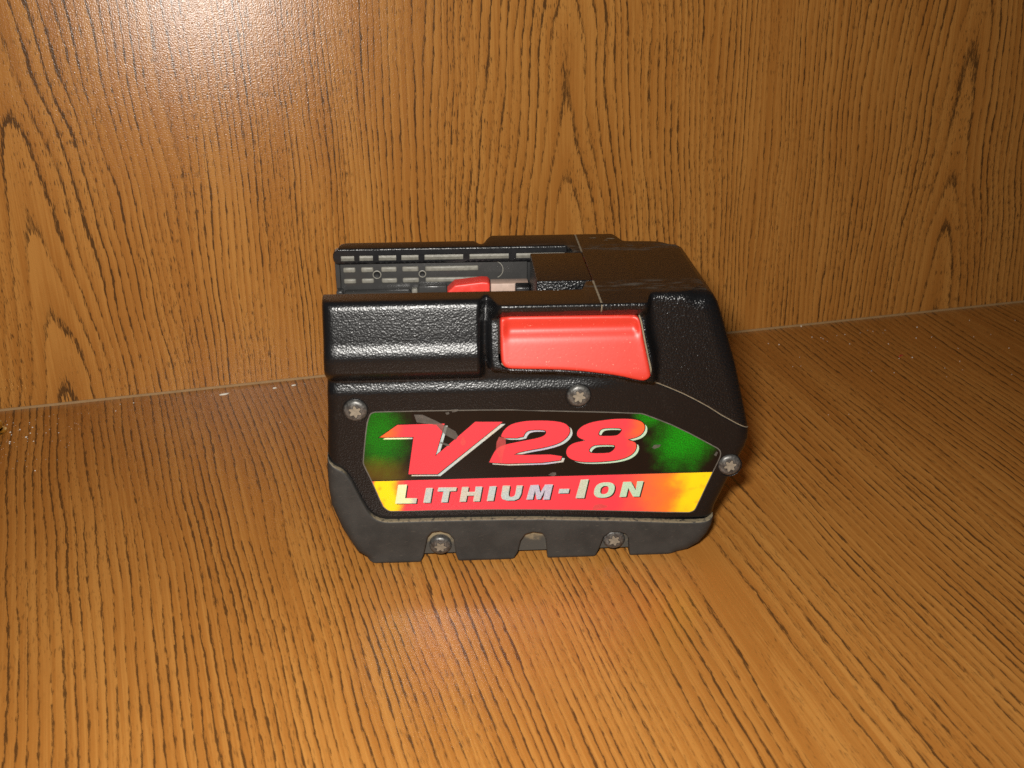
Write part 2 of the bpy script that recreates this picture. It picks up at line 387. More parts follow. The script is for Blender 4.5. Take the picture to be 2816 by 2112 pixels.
def relief(X, Z):
    X = np.asarray(X, float); Z = np.asarray(Z, float)
    e = lambda t: np.clip(t, 0, 1) ** 2 * (3 - 2 * np.clip(t, 0, 1))
    P = np.interp(Z, _zt, _hp)
    bul = P * e((47.9 - X) / 2.5) * e((Z - 64.7) / 6.5) ** 0.8
    xr = np.interp(Z, [60, 67, 73.4, 80.6, 91], [100.6, 100.2, 99.4, 97.6, 96.6])
    H = np.interp(Z, [60, 64, 70, 78, 85.2, 86.0, 87.6, 89.3, 92], [8.2, 8.0, 7.8, 5.6, 3.5, 3.7, 5.8, 7.5, 7.9])
    bump = H * e((X - 47.5 - 0.9 * sst(Z, 84, 91)) / (1.7 + 2.0 * sst(Z, 84, 91))) * e((xr - X) / 3.2) * e((Z - (zlow(X) - 4.4)) / 4.0)
    # the lower lip sweeps down to the right and fades
    bump = bump * (1 - 0.25 * sst(X, 92, 100) * (1 - sst(Z, 66, 74)))
    P_ = -1.15 * sst(Z, 60.6, 65.0) * (1 - sst(X, 72, 95))
    low = P_ - 1.6 * (1 - sst(Z, 12.5, 14.0))
    return np.where(np.maximum(bul, bump) > 0, np.maximum(bul, bump), 0) + low * (1 - np.clip(np.maximum(bul, bump) / 2.5, 0, 1) * (Z > 30))
def rtop(X):
    return np.interp(X, [0, 46, 50, 93, 98, 112], [2.0, 1.8, 0.8, 0.8, 2.0, 3.2])
SIDE_L = [(0.7, 91.2), (0.5, 77), (-0.6, 54), (-1.72, 40.2), (-1.7, 35), (-1.5, 29), (-0.9, 24), (2.2, 14.5), (6.8, 6.5), (10.5, 2.8)]
SIDE_R = [(110, 2.8), (117.0, 6.0), (121.0, 11), (122.0, 17), (127.7, 33), (129.9, 38.5), (130.6, 41.5), (130.5, 44.0), (129.9, 46.8), (124.4, 66.7), (119.3, 81.8), (117.3, 87), (115.8, 89.4), (113.6, 90.8), (111, 91.2)]
SEAM = [(80.8, 91.2), (80.8, 79), (92.5, 72), (96.4, 63.7), (100.0, 62.3), (103.6, 60.7), (108, 58.6), (112.0, 56.4), (116.5, 53.7), (120.7, 50.8), (125.5, 47.9), (130.2, 45.2)]
def front_y(P, seam=True):
    X, Z = P[:, 0], P[:, 1]
    y = BASE - relief(X, Z)
    dt = np.maximum(ZT - Z, 0); R = rtop(X)
    t = np.clip((R - dt) / R, 0, 1); y = y + R * (1 - np.sqrt(np.maximum(1 - t * t, 0)))
    dl = seg_dist(P, SIDE_L); R = 3.0
    t = np.clip((R - dl) / R, 0, 1); y = y + R * (1 - np.sqrt(np.maximum(1 - t * t, 0)))
    dr = seg_dist(P, SIDE_R); R = 4.0 + 1.5 * sst(Z, 46, 84)
    t = np.clip((R - dr) / R, 0, 1); y = y + R * (1 - np.sqrt(np.maximum(1 - t * t, 0))) * (0.8)
    if seam:
        ds = seg_dist(P, SEAM); R = 0.45
        t = np.clip((R - ds) / R, 0, 1); y = y + 0.9 * R * (1 - np.sqrt(np.maximum(1 - t * t, 0)))
    return y
BUTTON = [(x, z - 1.1 * float(sst(z, 75, 87))) for x, z in BUTTON]
BTN = chaikin(BUTTON, 1)
POCKET = chaikin(offset_poly(BUTTON, 0.75), 1)

def build_half(name, outer, mat, left):
    """front face with the button pocket cut out, its mirrored back, and the walls that join them"""
    V, F = region(outer, (POCKET,), step=0.62)
    used = np.unique(F); remap = -np.ones(len(V), int); remap[used] = np.arange(len(used)); V = V[used]; F = remap[F]
    n = len(V); Y = front_y(V)
    verts = [(x * MM, y * MM, z * MM) for (x, z), y in zip(V, Y)] + [(x * MM, (57 - y) * MM, z * MM) for (x, z), y in zip(V, Y)]
    faces = [tuple(f) for f in F] + [tuple(n + f[::-1]) for f in F]
    ed = boundary_edges(F); mid = np.array([(V[a] + V[b]) / 2 for a, b in ed])
    dp = seg_dist(mid, POCKET, True); dsm = seg_dist(mid, SEAM)
    cache = {}
    def lift(i, key, p):
        if (i, key) not in cache: cache[(i, key)] = len(verts); verts.append((p[0] * MM, p[1] * MM, p[2] * MM))
        return cache[(i, key)]
    for (a, b), m, d1, d2 in zip(ed, mid, dp, dsm):
        def wall(levels, key):
            pa, pb = a, b; qa, qb = a + n, b + n
            for k, f in enumerate(levels):
                na, nb_ = lift(a, (key, k), f(V[a], Y[a])), lift(b, (key, k), f(V[b], Y[b]))
                faces.append((pa, na, nb_, pb))
                mir = lambda P: (P[0], 57 - P[1], P[2])
                ma, mb = lift(a + n, (key, k), mir(f(V[a], Y[a]))), lift(b + n, (key, k), mir(f(V[b], Y[b])))
                faces.append((qb, mb, ma, qa))
                pa, pb, qa, qb = na, nb_, ma, mb
        if d1 < 0.06: wall([lambda p, y: (p[0], y + 5.0, p[1])], 'p')
        elif d2 < 0.06: wall([lambda p, y: (p[0], y + 1.5, p[1])], 's')
        elif left and m[1] > ZT - 0.05:
            yin = lambda x: 6.9 + 7.4 * float(sst(x, 76.3, 79.0))
            wall([lambda p, y: (p[0], y + 0.8, ZT), lambda p, y: (p[0], yin(p[0]) - 0.6, ZT), lambda p, y: (p[0], yin(p[0]) - 0.15, ZT - 0.18),
                  lambda p, y: (p[0], yin(p[0]), ZT - 0.7), lambda p, y: (p[0], yin(p[0]), ZT - (0.75 if p[0] < 76 else 18))], 't')
        elif left and m[0] < 20 and m[1] > 71:
            wall([lambda p, y: (p[0], y + 0.8, p[1]), lambda p, y: (p[0], 6.7, p[1])], 'l')
        else: faces.append((a, a + n, b + n, b))
    return verts, faces

i45 = [p for p in SIDE_R if p[1] < 45.2]; u45 = [p for p in SIDE_R if p[1] > 45.2]
OUT_A = SIDE_L + i45 + SEAM[::-1]
OUT_B = SEAM + u45
v, f = build_half("housing", OUT_A, m_body, True)
def slab(v, f, x0, x1, y0, y1, z): # one flat face looking up
    b = len(v); v += [(x0 * MM, y0 * MM, z * MM), (x1 * MM, y0 * MM, z * MM), (x1 * MM, y1 * MM, z * MM), (x0 * MM, y1 * MM, z * MM)]; f.append((b, b + 1, b + 2, b + 3))
slab(v, f, -0.4, 80.5, 6.5, 55, 71.0)
mesh_obj("housing", v, f, m_body, pack, loc=PL)
v, f = build_half("end_housing", OUT_B, m_end, False)
mesh_obj("end_housing", v, f, m_end, pack, loc=PL)
# flat top block between the two rails
v, f = [], []; box(v, f, 63.7, 80.8, 14.4, 42.4, 71.5, ZT)
bevel_obj(mesh_obj("top_block", v, f, m_end, pack, smooth=True, loc=PL), 0.5, 3)

# dusty seam between the two mouldings
v, f = [], []
def ribbon(path, w, yoff):
    p = resample(path, 0.6, False); t = np.gradient(p, axis=0); t /= np.linalg.norm(t, axis=1)[:, None]
    nrm = np.stack([-t[:, 1], t[:, 0]], 1)
    wv = w * (0.7 + 0.6 * rng.random(len(p)))
    A = p + nrm * wv[:, None]; B_ = p - nrm * wv[:, None]; b = len(v)
    for a, c in zip(A, B_):
        for q in (a, c): v.append((q[0] * MM, (front_y(q[None], False)[0] + yoff) * MM, q[1] * MM))
    for k in range(len(p) - 1): f.append((b + 2 * k, b + 2 * k + 1, b + 2 * k + 3, b + 2 * k + 2))
ribbon(SEAM[3:], 0.22, 0.12); mesh_obj("seam_dust", v, f, m_dust, pack, loc=PL)
v, f = [], []; ribbon([(80.8, 90.9), (80.8, 88.3)], 0.2, 0.10)
mesh_obj("seam_dust", v, f, m_dust, pack, loc=PL)
for y0, y1 in ((-5.2, 14.2), (42.8, 62.2)):
    v, f = [], []; b = 0; ys = np.linspace(y0, y1, 18)
    for y in ys:
        w_ = 0.22 + 0.12 * rng.random()
        v += [((80.8 - w_) * MM, y * MM, (ZT + 0.02) * MM), ((80.8 + w_) * MM, y * MM, (ZT + 0.02) * MM)]
    for k in range(17): f.append((b + 2 * k, b + 2 * k + 1, b + 2 * k + 3, b + 2 * k + 2))
    mesh_obj("seam_dust", v, f, m_dust, pack, loc=PL)

for cx, cy, rx, ry in ((86.5, 58.0, 1.7, 0.35), (92.3, 57.0, 1.6, 0.5), (90.5, 55.2, 0.8, 0.3)):
    v, f = [], []
    for k in range(9):
        a = 2 * math.pi * k / 9; q = random.uniform(0.6, 1.25)
        v.append(((cx + rx * q * math.cos(a)) * MM, (cy + ry * q * math.sin(a)) * MM, (ZT + 0.03) * MM))
    f.append(tuple(range(9))); mesh_obj("scuff", v, f, m_dust, pack, smooth=False, loc=PL)

# ------------------------------------------------------------------ rubber boot with its notches
BT = chaikin(BOOT_TOP, 1, False)
NOTCH = [[(94.4, 0), (94.0, 3), (93.6, 7.0), (92.6, 9.0), (90.4, 10.0), (87.2, 9.8), (85.3, 8.2), (83.9, 3.1), (82.6, 0)],
         [(67.2, 0), (66.8, 4.5), (66.4, 8.2), (65.2, 10.4), (62.2, 11.0), (59.8, 10.2), (58.3, 7.8), (57.4, 3.2), (55.8, 0)],
         [(38.1, 0), (37.2, 3.1), (36.6, 9.3), (34.9, 11.5), (32.3, 12.4), (29.8, 12.1), (28.3, 10.3), (26.7, 2.9), (25.6, 0)]]
BOOT = [tuple(p) for p in BT] + [(121.2, 10.5), (120.0, 7.2), (117.6, 3.6), (114.0, 1.0), (110.5, 0)] + NOTCH[0] + NOTCH[1] + NOTCH[2] + \
       [(16, 0), (11.5, 0.5), (8.2, 1.8), (5.2, 4.3), (1.0, 13.3), (-1.7, 22.0), (-2.2, 28.4), (-2.1, 35.0)]
BOOT = BOOT[::-1]        # counter-clockwise
V, F = region(BOOT, (), step=0.9, rings=(0.06, 0.18, 0.35, 0.6, 1.0, 1.6, 2.4, 3.2))
used = np.unique(F); remap = -np.ones(len(V), int); remap[used] = np.arange(len(used)); V = V[used]; F = remap[F]
lip = [tuple(p) for p in BT]
LS = [(8.2, 1.8), (5.2, 4.3), (1.0, 13.3), (-1.7, 22.0), (-2.2, 28.4), (-2.1, 35.0), (-1.72, 40.2)]
RS = [(121.58, 13.82), (121.2, 10.5), (120.0, 7.2), (117.6, 3.6), (114.0, 1.0), (110.5, 0)]
def fall(P, line, R, k=1.0, closed=False):
    t = np.clip((R - seg_dist(P, line, closed)) / R, 0, 1); return k * R * (1 - np.sqrt(np.maximum(1 - t * t, 0)))
Y = 0.25 - 0.5 * sst(V[:, 1], 2, 12) + 0.3 * sst(V[:, 0], 95, 121) ** 2 * sst(V[:, 1], 4, 12) + 0.25 * (1 - sst(V[:, 0], -1, 6)) + fall(V, lip, 0.6) + fall(V, LS, 3.4) + fall(V, RS, 4.0, 0.8)
for nt in NOTCH: Y = Y + fall(V, nt, 0.45)
Y = Y + 0.9 * (1 - sst(V[:, 1], 0, 1.3)) ** 2
n = len(V)
v = [(x * MM, y * MM, max(z, 0) * MM) for (x, z), y in zip(V, Y)] + [(x * MM, (57 - y) * MM, max(z, 0) * MM) for (x, z), y in zip(V, Y)]
f = [tuple(t) for t in F] + [tuple(n + t[::-1]) for t in F]
ed = boundary_edges(F); mid = np.array([(V[a] + V[b]) / 2 for a, b in ed])
dl, dr, dlip = seg_dist(mid, LS), seg_dist(mid, RS), seg_dist(mid, lip)
cache = {}
def lift(i, p):
    if i not in cache: cache[i] = len(v); v.append((p[0] * MM, p[1] * MM, max(p[2], 0) * MM))
    return cache[i]
for (a, b), m, d1, d2, d3 in zip(ed, mid, dl, dr, dlip):
    if d3 < 0.05 or not (d1 < 0.05 or d2 < 0.05):
        ta, tb = (Y[a] + 1.4, Y[b] + 1.4) if d3 < 0.05 else (11.0, 11.0)
        na, nb_ = lift(a, (V[a][0], ta, V[a][1])), lift(b, (V[b][0], tb, V[b][1]))
        f.append((a, na, nb_, b))
        na, nb_ = lift(a + n, (V[a][0], 57 - ta, V[a][1])), lift(b + n, (V[b][0], 57 - tb, V[b][1]))
        f.append((b + n, nb_, na, a + n))
    else: f.append((a, a + n, b + n, b))
mesh_obj("rubber_boot", v, f, m_rubber, pack, loc=PL)
# dusty wall seen inside the notches
v, f = [], []
for x0, x1, zt in ((26.2, 38.0, 13.2), (56.2, 67.4, 11.8), (83.0, 94.4, 10.8)):
    b = len(v)
    for k in range(9):
        z = 2.2 + (zt - 2.2) * k / 8
        for x in (x0, x1): v.append((x * MM, (2.85 - 0.5 * (k / 8) ** 2) * MM, z * MM))
    for k in range(8): f.append((b + 2 * k, b + 2 * k + 1, b + 2 * k + 3, b + 2 * k + 2))
def make_notch():
    N = NT("dusty_notch"); c = N.xyz(); x, y, z = [k * 1000.0 for k in c]; v_ = N.vec(x, y, z)
    d = N.ss(N.noise(v_, 0.5, 3) * 0.6 + N.ss(z, 4.0, 11.0) * 0.5, 0.35, 0.75)
    return N.set(Base_Color=N.mix(d, (0.055, 0.05, 0.042), (0.26, 0.20, 0.115)), Roughness=0.85)
mesh_obj("notch_lining", v, f, make_notch(), pack, loc=PL)

# ------------------------------------------------------------------ red release buttons
V, F = region(BTN, (), step=0.6, rings=(0.05, 0.15, 0.3, 0.5, 0.8, 1.2))
zz = np.arange(60, 96, 0.05)
hb = np.interp(zz, [60, 70, 79.2, 80.4, 81.4, 82.3, 83.4, 85.2, 87.5, 95], [11.0, 9.0, 6.1, 5.6, 4.7, 4.1, 4.0, 4.3, 4.5, 4.5])
k = np.exp(-0.5 * (np.arange(-30, 31) / 8.0) ** 2); k /= k.sum(); hb = np.convolve(np.pad(hb, 30, 'edge'), k, 'valid')
hf = np.interp(V[:, 1], zz, hb); plainh = np.interp(V[:, 1], [60, 70, 79.5, 87.5, 95], [11.0, 9.0, 6.1, 4.7, 4.5])
xr_ = np.interp(V[:, 1], [67, 78, 87], [96, 94.1, 92.8])
edge = sst(V[:, 0], 52.2, 54.6) * sst(xr_ - V[:, 0], 0.4, 2.6)
Y = BASE - (plainh + (hf - plainh) * edge) + fall(V, BTN, 1.0, 0.9, True)
for mir in (False, True):
    YY = 57 - Y if mir else Y
    v = [(x * MM, y * MM, z * MM) for (x, z), y in zip(V, YY)]; n = len(v)
    f = [tuple(t[::-1]) if mir else tuple(t) for t in F]
    for a, b in boundary_edges(F):
        s_ = -1 if mir else 1
        q = len(v); v += [(V[a][0] * MM, (YY[a] + 5 * s_) * MM, V[a][1] * MM), (V[b][0] * MM, (YY[b] + 5 * s_) * MM, V[b][1] * MM)]
        f.append((b, q + 1, q, a) if mir else (a, q, q + 1, b))
    mesh_obj("release_button", v, f, m_red, pack, loc=PL)
# pale dirt line in the gap round the front button
v, f = [], []
g = resample(offset_poly(BUTTON, 0.35), 0.5)
for k, p in enumerate(g):
    q = g[(k + 1) % len(g)]
    if p[0] > 91.5 and p[1] < 86 or p[1] < 72.5 and p[0] < 90:
        b = len(v); w_ = 0.22
        for a in (p, q):
            for s_ in (-w_, w_):
                yy_ = (BASE - np.interp(a[1], [66, 70, 79.5, 87.5], [6.6, 6.6, 4.2, 2.6])) * MM
                v.append(((a[0] + s_ * (1 if p[0] > 91.5 and p[1] > 68 else 0)) * MM, yy_, (a[1] + (s_ if p[1] < 72.5 else 0)) * MM))
        f.append((b, b + 1, b + 3, b + 2))
mesh_obj("gap_dirt", v, f, m_dust, pack, loc=PL)

# ------------------------------------------------------------------ screws
def make_steel():
    N = NT("dull_screw_steel"); c = N.xyz(); v_ = N.vec(*[k * 1000.0 for k in c]); n = N.noise(v_, 1.2, 3)
    return N.set(Base_Color=N.mix(N.ss(n, 0.3, 0.7), (0.075, 0.073, 0.07), (0.17, 0.165, 0.155)), Roughness=N.ss(n, 0.2, 0.9) * 0.2 + 0.34, Metallic=0.6, Normal=N.bump(N.noise(v_, 2.5, 2), 0.15, 0.0002))
m_steel = make_steel()
m_socket = plain("dirt_filled_socket", (0.21, 0.175, 0.13), 0.8, var=0.5, vs=0.9, bump=0.5, bs=1.5)
def lathe(prof, seg=40):
    """profile of (radius, height); turned about -y"""
    v, f = [], []
    for r, h in prof:
        for k in range(seg):
            a = 2 * math.pi * k / seg; v.append((r * math.cos(a) * MM, -h * MM, r * math.sin(a) * MM))
    for i in range(len(prof) - 1):
        for k in range(seg):
            a, b = i * seg + k, i * seg + (k + 1) % seg; f.append((a, b, b + seg, a + seg))
    return v, f
hv, hf_ = lathe([(3.55, -2.5), (3.6, 0.2), (3.55, 0.55), (3.3, 0.95), (2.85, 1.2), (2.2, 1.38), (0.3, 1.41), (0.01, 1.41)])
rv, rf = lathe([(4.05, -0.3), (4.02, 0.02), (3.92, 0.12), (3.8, 0.05), (3.7, -0.3), (3.62, -1.2)])
star = []
for k in range(48):
    a = 2 * math.pi * k / 48; star.append((1.62 + 0.42 * math.cos(6 * a)) * np.array([math.cos(a), math.sin(a)]))
sv, sf = flat_poly([(np.array(star), [])], 0.0); ns_ = len(sf)
sv2, sf2 = flat_poly([(offset_poly(np.array(star), 0.16), [])], 0.03); sf = sf + [tuple(len(sv) + i for i in t) for t in sf2]; sv = sv + sv2  # larger dark star behind, colouring in the shade of a recess edge
me_head = me_ring = me_sock = None
SCRY = [1.5, 1.5, 1.75, 2.2, 2.2]
for i, (sx, sz) in enumerate(SCREWS):
    if i == 2: sx -= 0.7
    loc = (PL[0] + sx * MM, PL[1] + SCRY[i] * MM, sz * MM)
    if i == 0:
        o = mesh_obj("screw", hv, hf_, m_steel, pack, loc=loc); me_head = o.data
    else:
        o = bpy.data.objects.new("screw", me_head); COL.objects.link(o); o.parent = pack; o.location = loc
    o.rotation_euler = (math.radians((0, 2, -3, 8, 2)[i]), math.radians((10, 25, -15, 4, 17)[i]), 0)
    if i == 0:
        s = mesh_obj("socket", sv, sf, [m_socket, m_gap], o, loc=(0, -1.45 * MM, 0), idx=[0] * ns_ + [1] * (len(sf) - ns_)); me_sock = s.data
    else:
        s = bpy.data.objects.new("socket", me_sock); COL.objects.link(s); s.parent = o; s.location = (0, -1.45 * MM, 0)
    if i < 3:
        if me_ring is None:
            q = mesh_obj("screw_seat", rv, rf, m_body, o, loc=(0, 0, 0)); me_ring = q.data
        else:
            q = bpy.data.objects.new("screw_seat", me_ring); COL.objects.link(q); q.parent = o
        q.location = (0, -0.05 * MM, -0.35 * MM)

# ------------------------------------------------------------------ the slide channel: rail with slots, pads, red cover
m_rail = plain("black_rail_plastic", (0.011, 0.011, 0.012), 0.3, var=0.5, vs=0.4, bump=0.2, bs=0.8)
m_grey = plain("dusty_grey_plastic", (0.042, 0.041, 0.040), 0.26, vs=0.35, bump=0.25, bs=0.9)
m_pad = plain("pale_scraped_plastic", (0.20, 0.19, 0.16), 0.42, var=0.45, vs=0.7, bump=0.4, bs=1.0)
slots = [(1.3, 5.7), (7.4, 11.9), (13.8, 19.6), (21.3, 27.0), (29.0, 41.9), (44.0, 57.2), (59.6, 79.0)]
out = [(-1.3, 88.2), (-1.1, 87.0), (-0.5, 86.2), (0.3, 86.0), (80.2, 86.0), (80.2, 90.75), (0.4, 90.75), (-0.6, 90.3), (-1.2, 89.4)]
hs = []
for a, b in slots: hs.append([(a, 87.0), (b, 87.0), (b, 88.95), (a, 88.95)])
V, F = region(out, hs, step=3.0, rings=(0.25,), bstep=2.0)
used = np.unique(F); remap = -np.ones(len(V), int); remap[used] = np.arange(len(used)); V = V[used]; F = remap[F]
Y = 49.9 + fall(V, out, 0.4, 1.0, True); n = len(V)
v = [(x * MM, y * MM, z * MM) for (x, z), y in zip(V, Y)]; f = [tuple(t) for t in F]
for a, b in boundary_edges(F):
    q = len(v); dd = 53.2 if seg_dist(((V[a] + V[b]) / 2)[None], out, True)[0] < 0.05 else 52.0
    v += [(V[a][0] * MM, dd * MM, V[a][1] * MM), (V[b][0] * MM, dd * MM, V[b][1] * MM)]; f.append((a, q, q + 1, b))
rail = mesh_obj("guide_rail", v, f, m_rail, pack, smooth=False, loc=PL)
me_cache = {}
def piece(name, x0, x1, y0, y1, z0, z1, mat, bev=0.25, parent=None):
    v, f = [], []; box(v, f, x0, x1, y0, y1, z0, z1)
    return bevel_obj(mesh_obj(name, v, f, mat, parent or pack, loc=None if parent else PL), bev, 2)
for a, b in slots:
    v, f = [], []; bb = len(v)       # scraped floor of each slot, leaning up to the light
    for x in (a - 0.1, b + 0.1):
        for y, z in ((51.9, 89.2), (51.6, 87.5), (50.3, 86.98)): v.append((x * MM, y * MM, z * MM))
    f += [(3, 0, 1, 4), (4, 1, 2, 5)]
    mesh_obj("slot_lining", v, [t[::-1] for t in f], m_pad, rail, smooth=False)
wall_ = piece("channel_wall", -1.2, 63.6, 53.0, 55.0, 71.2, 86.3, m_grey, 0.2)
for row, (z0, z1) in enumerate(((82.1, 83.9), (78.2, 79.9))):
    for a, b in [(1.5, 5.6), (7.5, 11.6), (14.2, 19.4), (21.3, 26.8), (29.0, 47.0)]:
        piece("contact_pad", a, b, 52.35, 53.2, z0, z1, m_pad, 0.45, None).parent = wall_
for o in list(wall_.children): o.location = (0, 0, 0)
for x, z, r in ((12.7, 81.1, 1.15), (28.0, 81.1, 0.95)):
    hv2, hf2 = lathe([(r + 0.35, 0.02), (r + 0.15, 0.18), (r, 0.1), (r - 0.05, -0.0), (0.01, 0.01)], 20)
    o = mesh_obj("peg_hole", hv2, hf2, [m_pad, m_gap], wall_, loc=(x * MM, 52.97 * MM, z * MM))
    o.data.polygons.foreach_set('material_index', [0] * 40 + [1] * 40)  # flat dark disc inside the rim: shade of the hole put in by colour
ov, of = [], []
for k in range(40):
    a0 = -1.2 + 2.9 * k / 39
    for r in (2.85, 3.1): ov.append(((52.4 + r * math.cos(a0)) * MM, 52.95 * MM, (82.2 + r * math.sin(a0)) * MM))
for k in range(39): of.append((2 * k, 2 * k + 2, 2 * k + 3, 2 * k + 1))
mesh_obj("moulding_ring", ov, of, m_pad, wall_)
piece("ledge_bar", 1.5, 24.0, 49.0, 53.2, 74.0, 76.2, m_grey, 0.9)
piece("ledge_block", -1.0, 1.1, 49.4, 53.2, 74.0, 76.6, m_grey, 0.3)
piece("ledge_step", 26.6, 36.2, 50.5, 53.2, 73.0, 77.6, m_grey, 0.4)
piece("ledge_stop", 24.3, 26.2, 51.0, 53.2, 73.0, 76.4, m_pad, 0.3)
# red cover standing in the channel
cov = [(36.5, 74.0), (36.4, 78.9), (38.9, 81.3), (48.0, 82.3), (49.8, 82.1), (50.4, 81.5), (50.4, 74.0)]
V, F = region(cov[::-1], (), step=0.8, rings=(0.1, 0.25, 0.5), bstep=0.6)
used = np.unique(F); remap = -np.ones(len(V), int); remap[used] = np.arange(len(used)); V = V[used]; F = remap[F]
Y = 40.0 + fall(V, cov, 0.5, 1.0, True); rr = np.hypot(V[:, 0] - 42.6, V[:, 1] - 77.2)
Y = Y - 0.25 * np.exp(-((rr - 3.0) / 0.22) ** 2)
v = [(x * MM, y * MM, z * MM) for (x, z), y in zip(V, Y)]; f = [tuple(t) for t in F]
for a, b in boundary_edges(F):
    q = len(v); v += [(V[a][0] * MM, 46 * MM, V[a][1] * MM), (V[b][0] * MM, 46 * MM, V[b][1] * MM)]; f.append((a, q, q + 1, b))
mesh_obj("terminal_cover", v, f, m_red2, pack, loc=PL)
piece("channel_ledge", 50.8, 63.4, 43.0, 48.0, 74.0, 80.6, plain("ledge_painted_red_bounce", (0.42, 0.30, 0.24), 0.5, var=0.25, vs=0.5), 0.3)  # pinkish base colour paints in red light reflected from the cover
piece("channel_back", 62.0, 80.6, 55.05, 56.0, 71.2, 90.0, m_gap, 0.1)
piece("corner_block", 58.8, 63.6, 39.0, 44.0, 72.0, 80.6, m_rail, 0.4)

# ------------------------------------------------------------------ label
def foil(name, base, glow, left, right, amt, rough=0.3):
    """print on rainbow foil: flash diffraction colours are painted in at both ends of the label"""
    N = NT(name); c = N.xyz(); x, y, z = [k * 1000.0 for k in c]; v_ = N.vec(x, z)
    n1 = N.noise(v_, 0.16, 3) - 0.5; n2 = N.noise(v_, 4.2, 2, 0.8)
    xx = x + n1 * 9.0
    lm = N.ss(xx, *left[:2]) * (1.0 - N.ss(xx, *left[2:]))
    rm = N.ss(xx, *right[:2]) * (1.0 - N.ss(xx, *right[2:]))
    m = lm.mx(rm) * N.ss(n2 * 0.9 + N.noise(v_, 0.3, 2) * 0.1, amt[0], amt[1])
    col = N.mix(m, base, glow[0])  # diffraction glow of the flash mixed into the print colour
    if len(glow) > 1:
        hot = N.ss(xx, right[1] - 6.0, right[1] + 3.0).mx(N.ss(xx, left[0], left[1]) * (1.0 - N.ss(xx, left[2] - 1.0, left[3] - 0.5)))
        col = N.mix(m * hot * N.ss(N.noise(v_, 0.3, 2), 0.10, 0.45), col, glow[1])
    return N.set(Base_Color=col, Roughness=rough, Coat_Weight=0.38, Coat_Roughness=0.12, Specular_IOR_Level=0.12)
def green_glow_foil():
    """black print on rainbow foil with flash diffraction painted in as green patches, brown along the lower left"""
    N = NT("black_print_painted_glow"); c = N.xyz(); x, y, z = [k * 1000.0 for k in c]; v_ = N.vec(x, z)
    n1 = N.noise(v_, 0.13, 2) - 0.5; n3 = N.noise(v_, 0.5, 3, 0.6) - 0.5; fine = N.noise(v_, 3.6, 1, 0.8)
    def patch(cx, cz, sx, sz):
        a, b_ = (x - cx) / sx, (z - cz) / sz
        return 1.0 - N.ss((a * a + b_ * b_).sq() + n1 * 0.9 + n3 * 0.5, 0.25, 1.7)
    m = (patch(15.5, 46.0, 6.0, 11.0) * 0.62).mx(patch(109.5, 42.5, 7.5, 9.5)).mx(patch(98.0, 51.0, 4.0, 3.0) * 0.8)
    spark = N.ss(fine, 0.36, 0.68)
    col = N.mix(m * (0.25 + 0.75 * spark), (0.007, 0.005, 0.0045), (0.004, 0.34, 0.006))  # green flash diffraction and its sparkle painted into the black
    brown_glow = patch(14.5, 33.5, 8.0, 4.5) * 0.8
    col = N.mix(brown_glow * 0.6, col, (0.16, 0.085, 0.008))  # brown end of the same painted diffraction
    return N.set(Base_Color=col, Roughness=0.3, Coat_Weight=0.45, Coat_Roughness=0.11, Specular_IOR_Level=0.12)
m_lblack = green_glow_foil()
m_lred = foil("red_print_painted_glow", (0.86, 0.050, 0.070), ((0.86, 0.22, 0.02), (0.92, 0.66, 0.01)), (10.5, 13.5, 18.0, 23.5), (88, 111, 130, 140), (0.05, 0.5))
m_lnum = foil("red_number_painted_glow", (0.86, 0.050, 0.066), ((0.86, 0.13, 0.03),), (12, 15, 17, 24), (90, 98, 110, 120), (0.1, 0.5))
def silver_foil():
    N = NT("silver_foil_print"); c = N.xyz(); x, y, z = [k * 1000.0 for k in c]; v_ = N.vec(x, z)
    n = N.noise(v_, 0.10, 2); f_ = N.noise(v_, 2.2, 2)
    col = N.mix(N.ss(n, 0.35, 0.62), (0.45, 0.41, 0.33), (0.34, 0.43, 0.44))
    col = N.mix(N.ss(x, 58.0, 63.0) * (1.0 - N.ss(x, 67.0, 72.0)), col, (0.37, 0.35, 0.48))
    col = N.mix(N.ss(x, 72.0, 88.0), col, (0.37, 0.57, 0.38))
    col = N.mix((1.0 - N.ss(x, 22.5, 25.0)) * 0.85, col, (0.78, 0.78, 0.34))
    return N.set(Base_Color=N.mix(N.ss(f_, 0.3, 0.7) * 0.35, col, (0.85, 0.85, 0.80)), Roughness=0.3, Coat_Weight=0.3, Coat_Roughness=0.12)
m_silver = silver_foil()
m_lk = plain("black_print", (0.010, 0.008, 0.008), 0.35)
m_scuff = plain("grey_scuffed_film", (0.13, 0.115, 0.10), 0.5, var=0.5, vs=0.6)
m_scuffr = plain("pale_scuffed_film", (0.66, 0.105, 0.10), 0.5, var=0.3, vs=0.6)
for m_, al in ((m_scuff, 0.62), (m_scuffr, 0.5)): m_.node_tree.nodes['Principled BSDF'].inputs['Alpha'].default_value = al
LB = chaikin(LABEL, 1) if area2(LABEL) > 0 else chaikin(LABEL, 1)[::-1]
v, f = flat_poly([(LB, [])], 1.40); n = len(LB)
f = [tuple(t) for t in f]
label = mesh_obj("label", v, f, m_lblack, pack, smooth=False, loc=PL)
LO = offset_poly(LB, 0.32)
v, f = flat_poly([(LO, [LB])], 1.43); mesh_obj("label_edge", v, f, plain("label_rim", (0.11, 0.10, 0.085), 0.5, var=0.5), label, smooth=False)
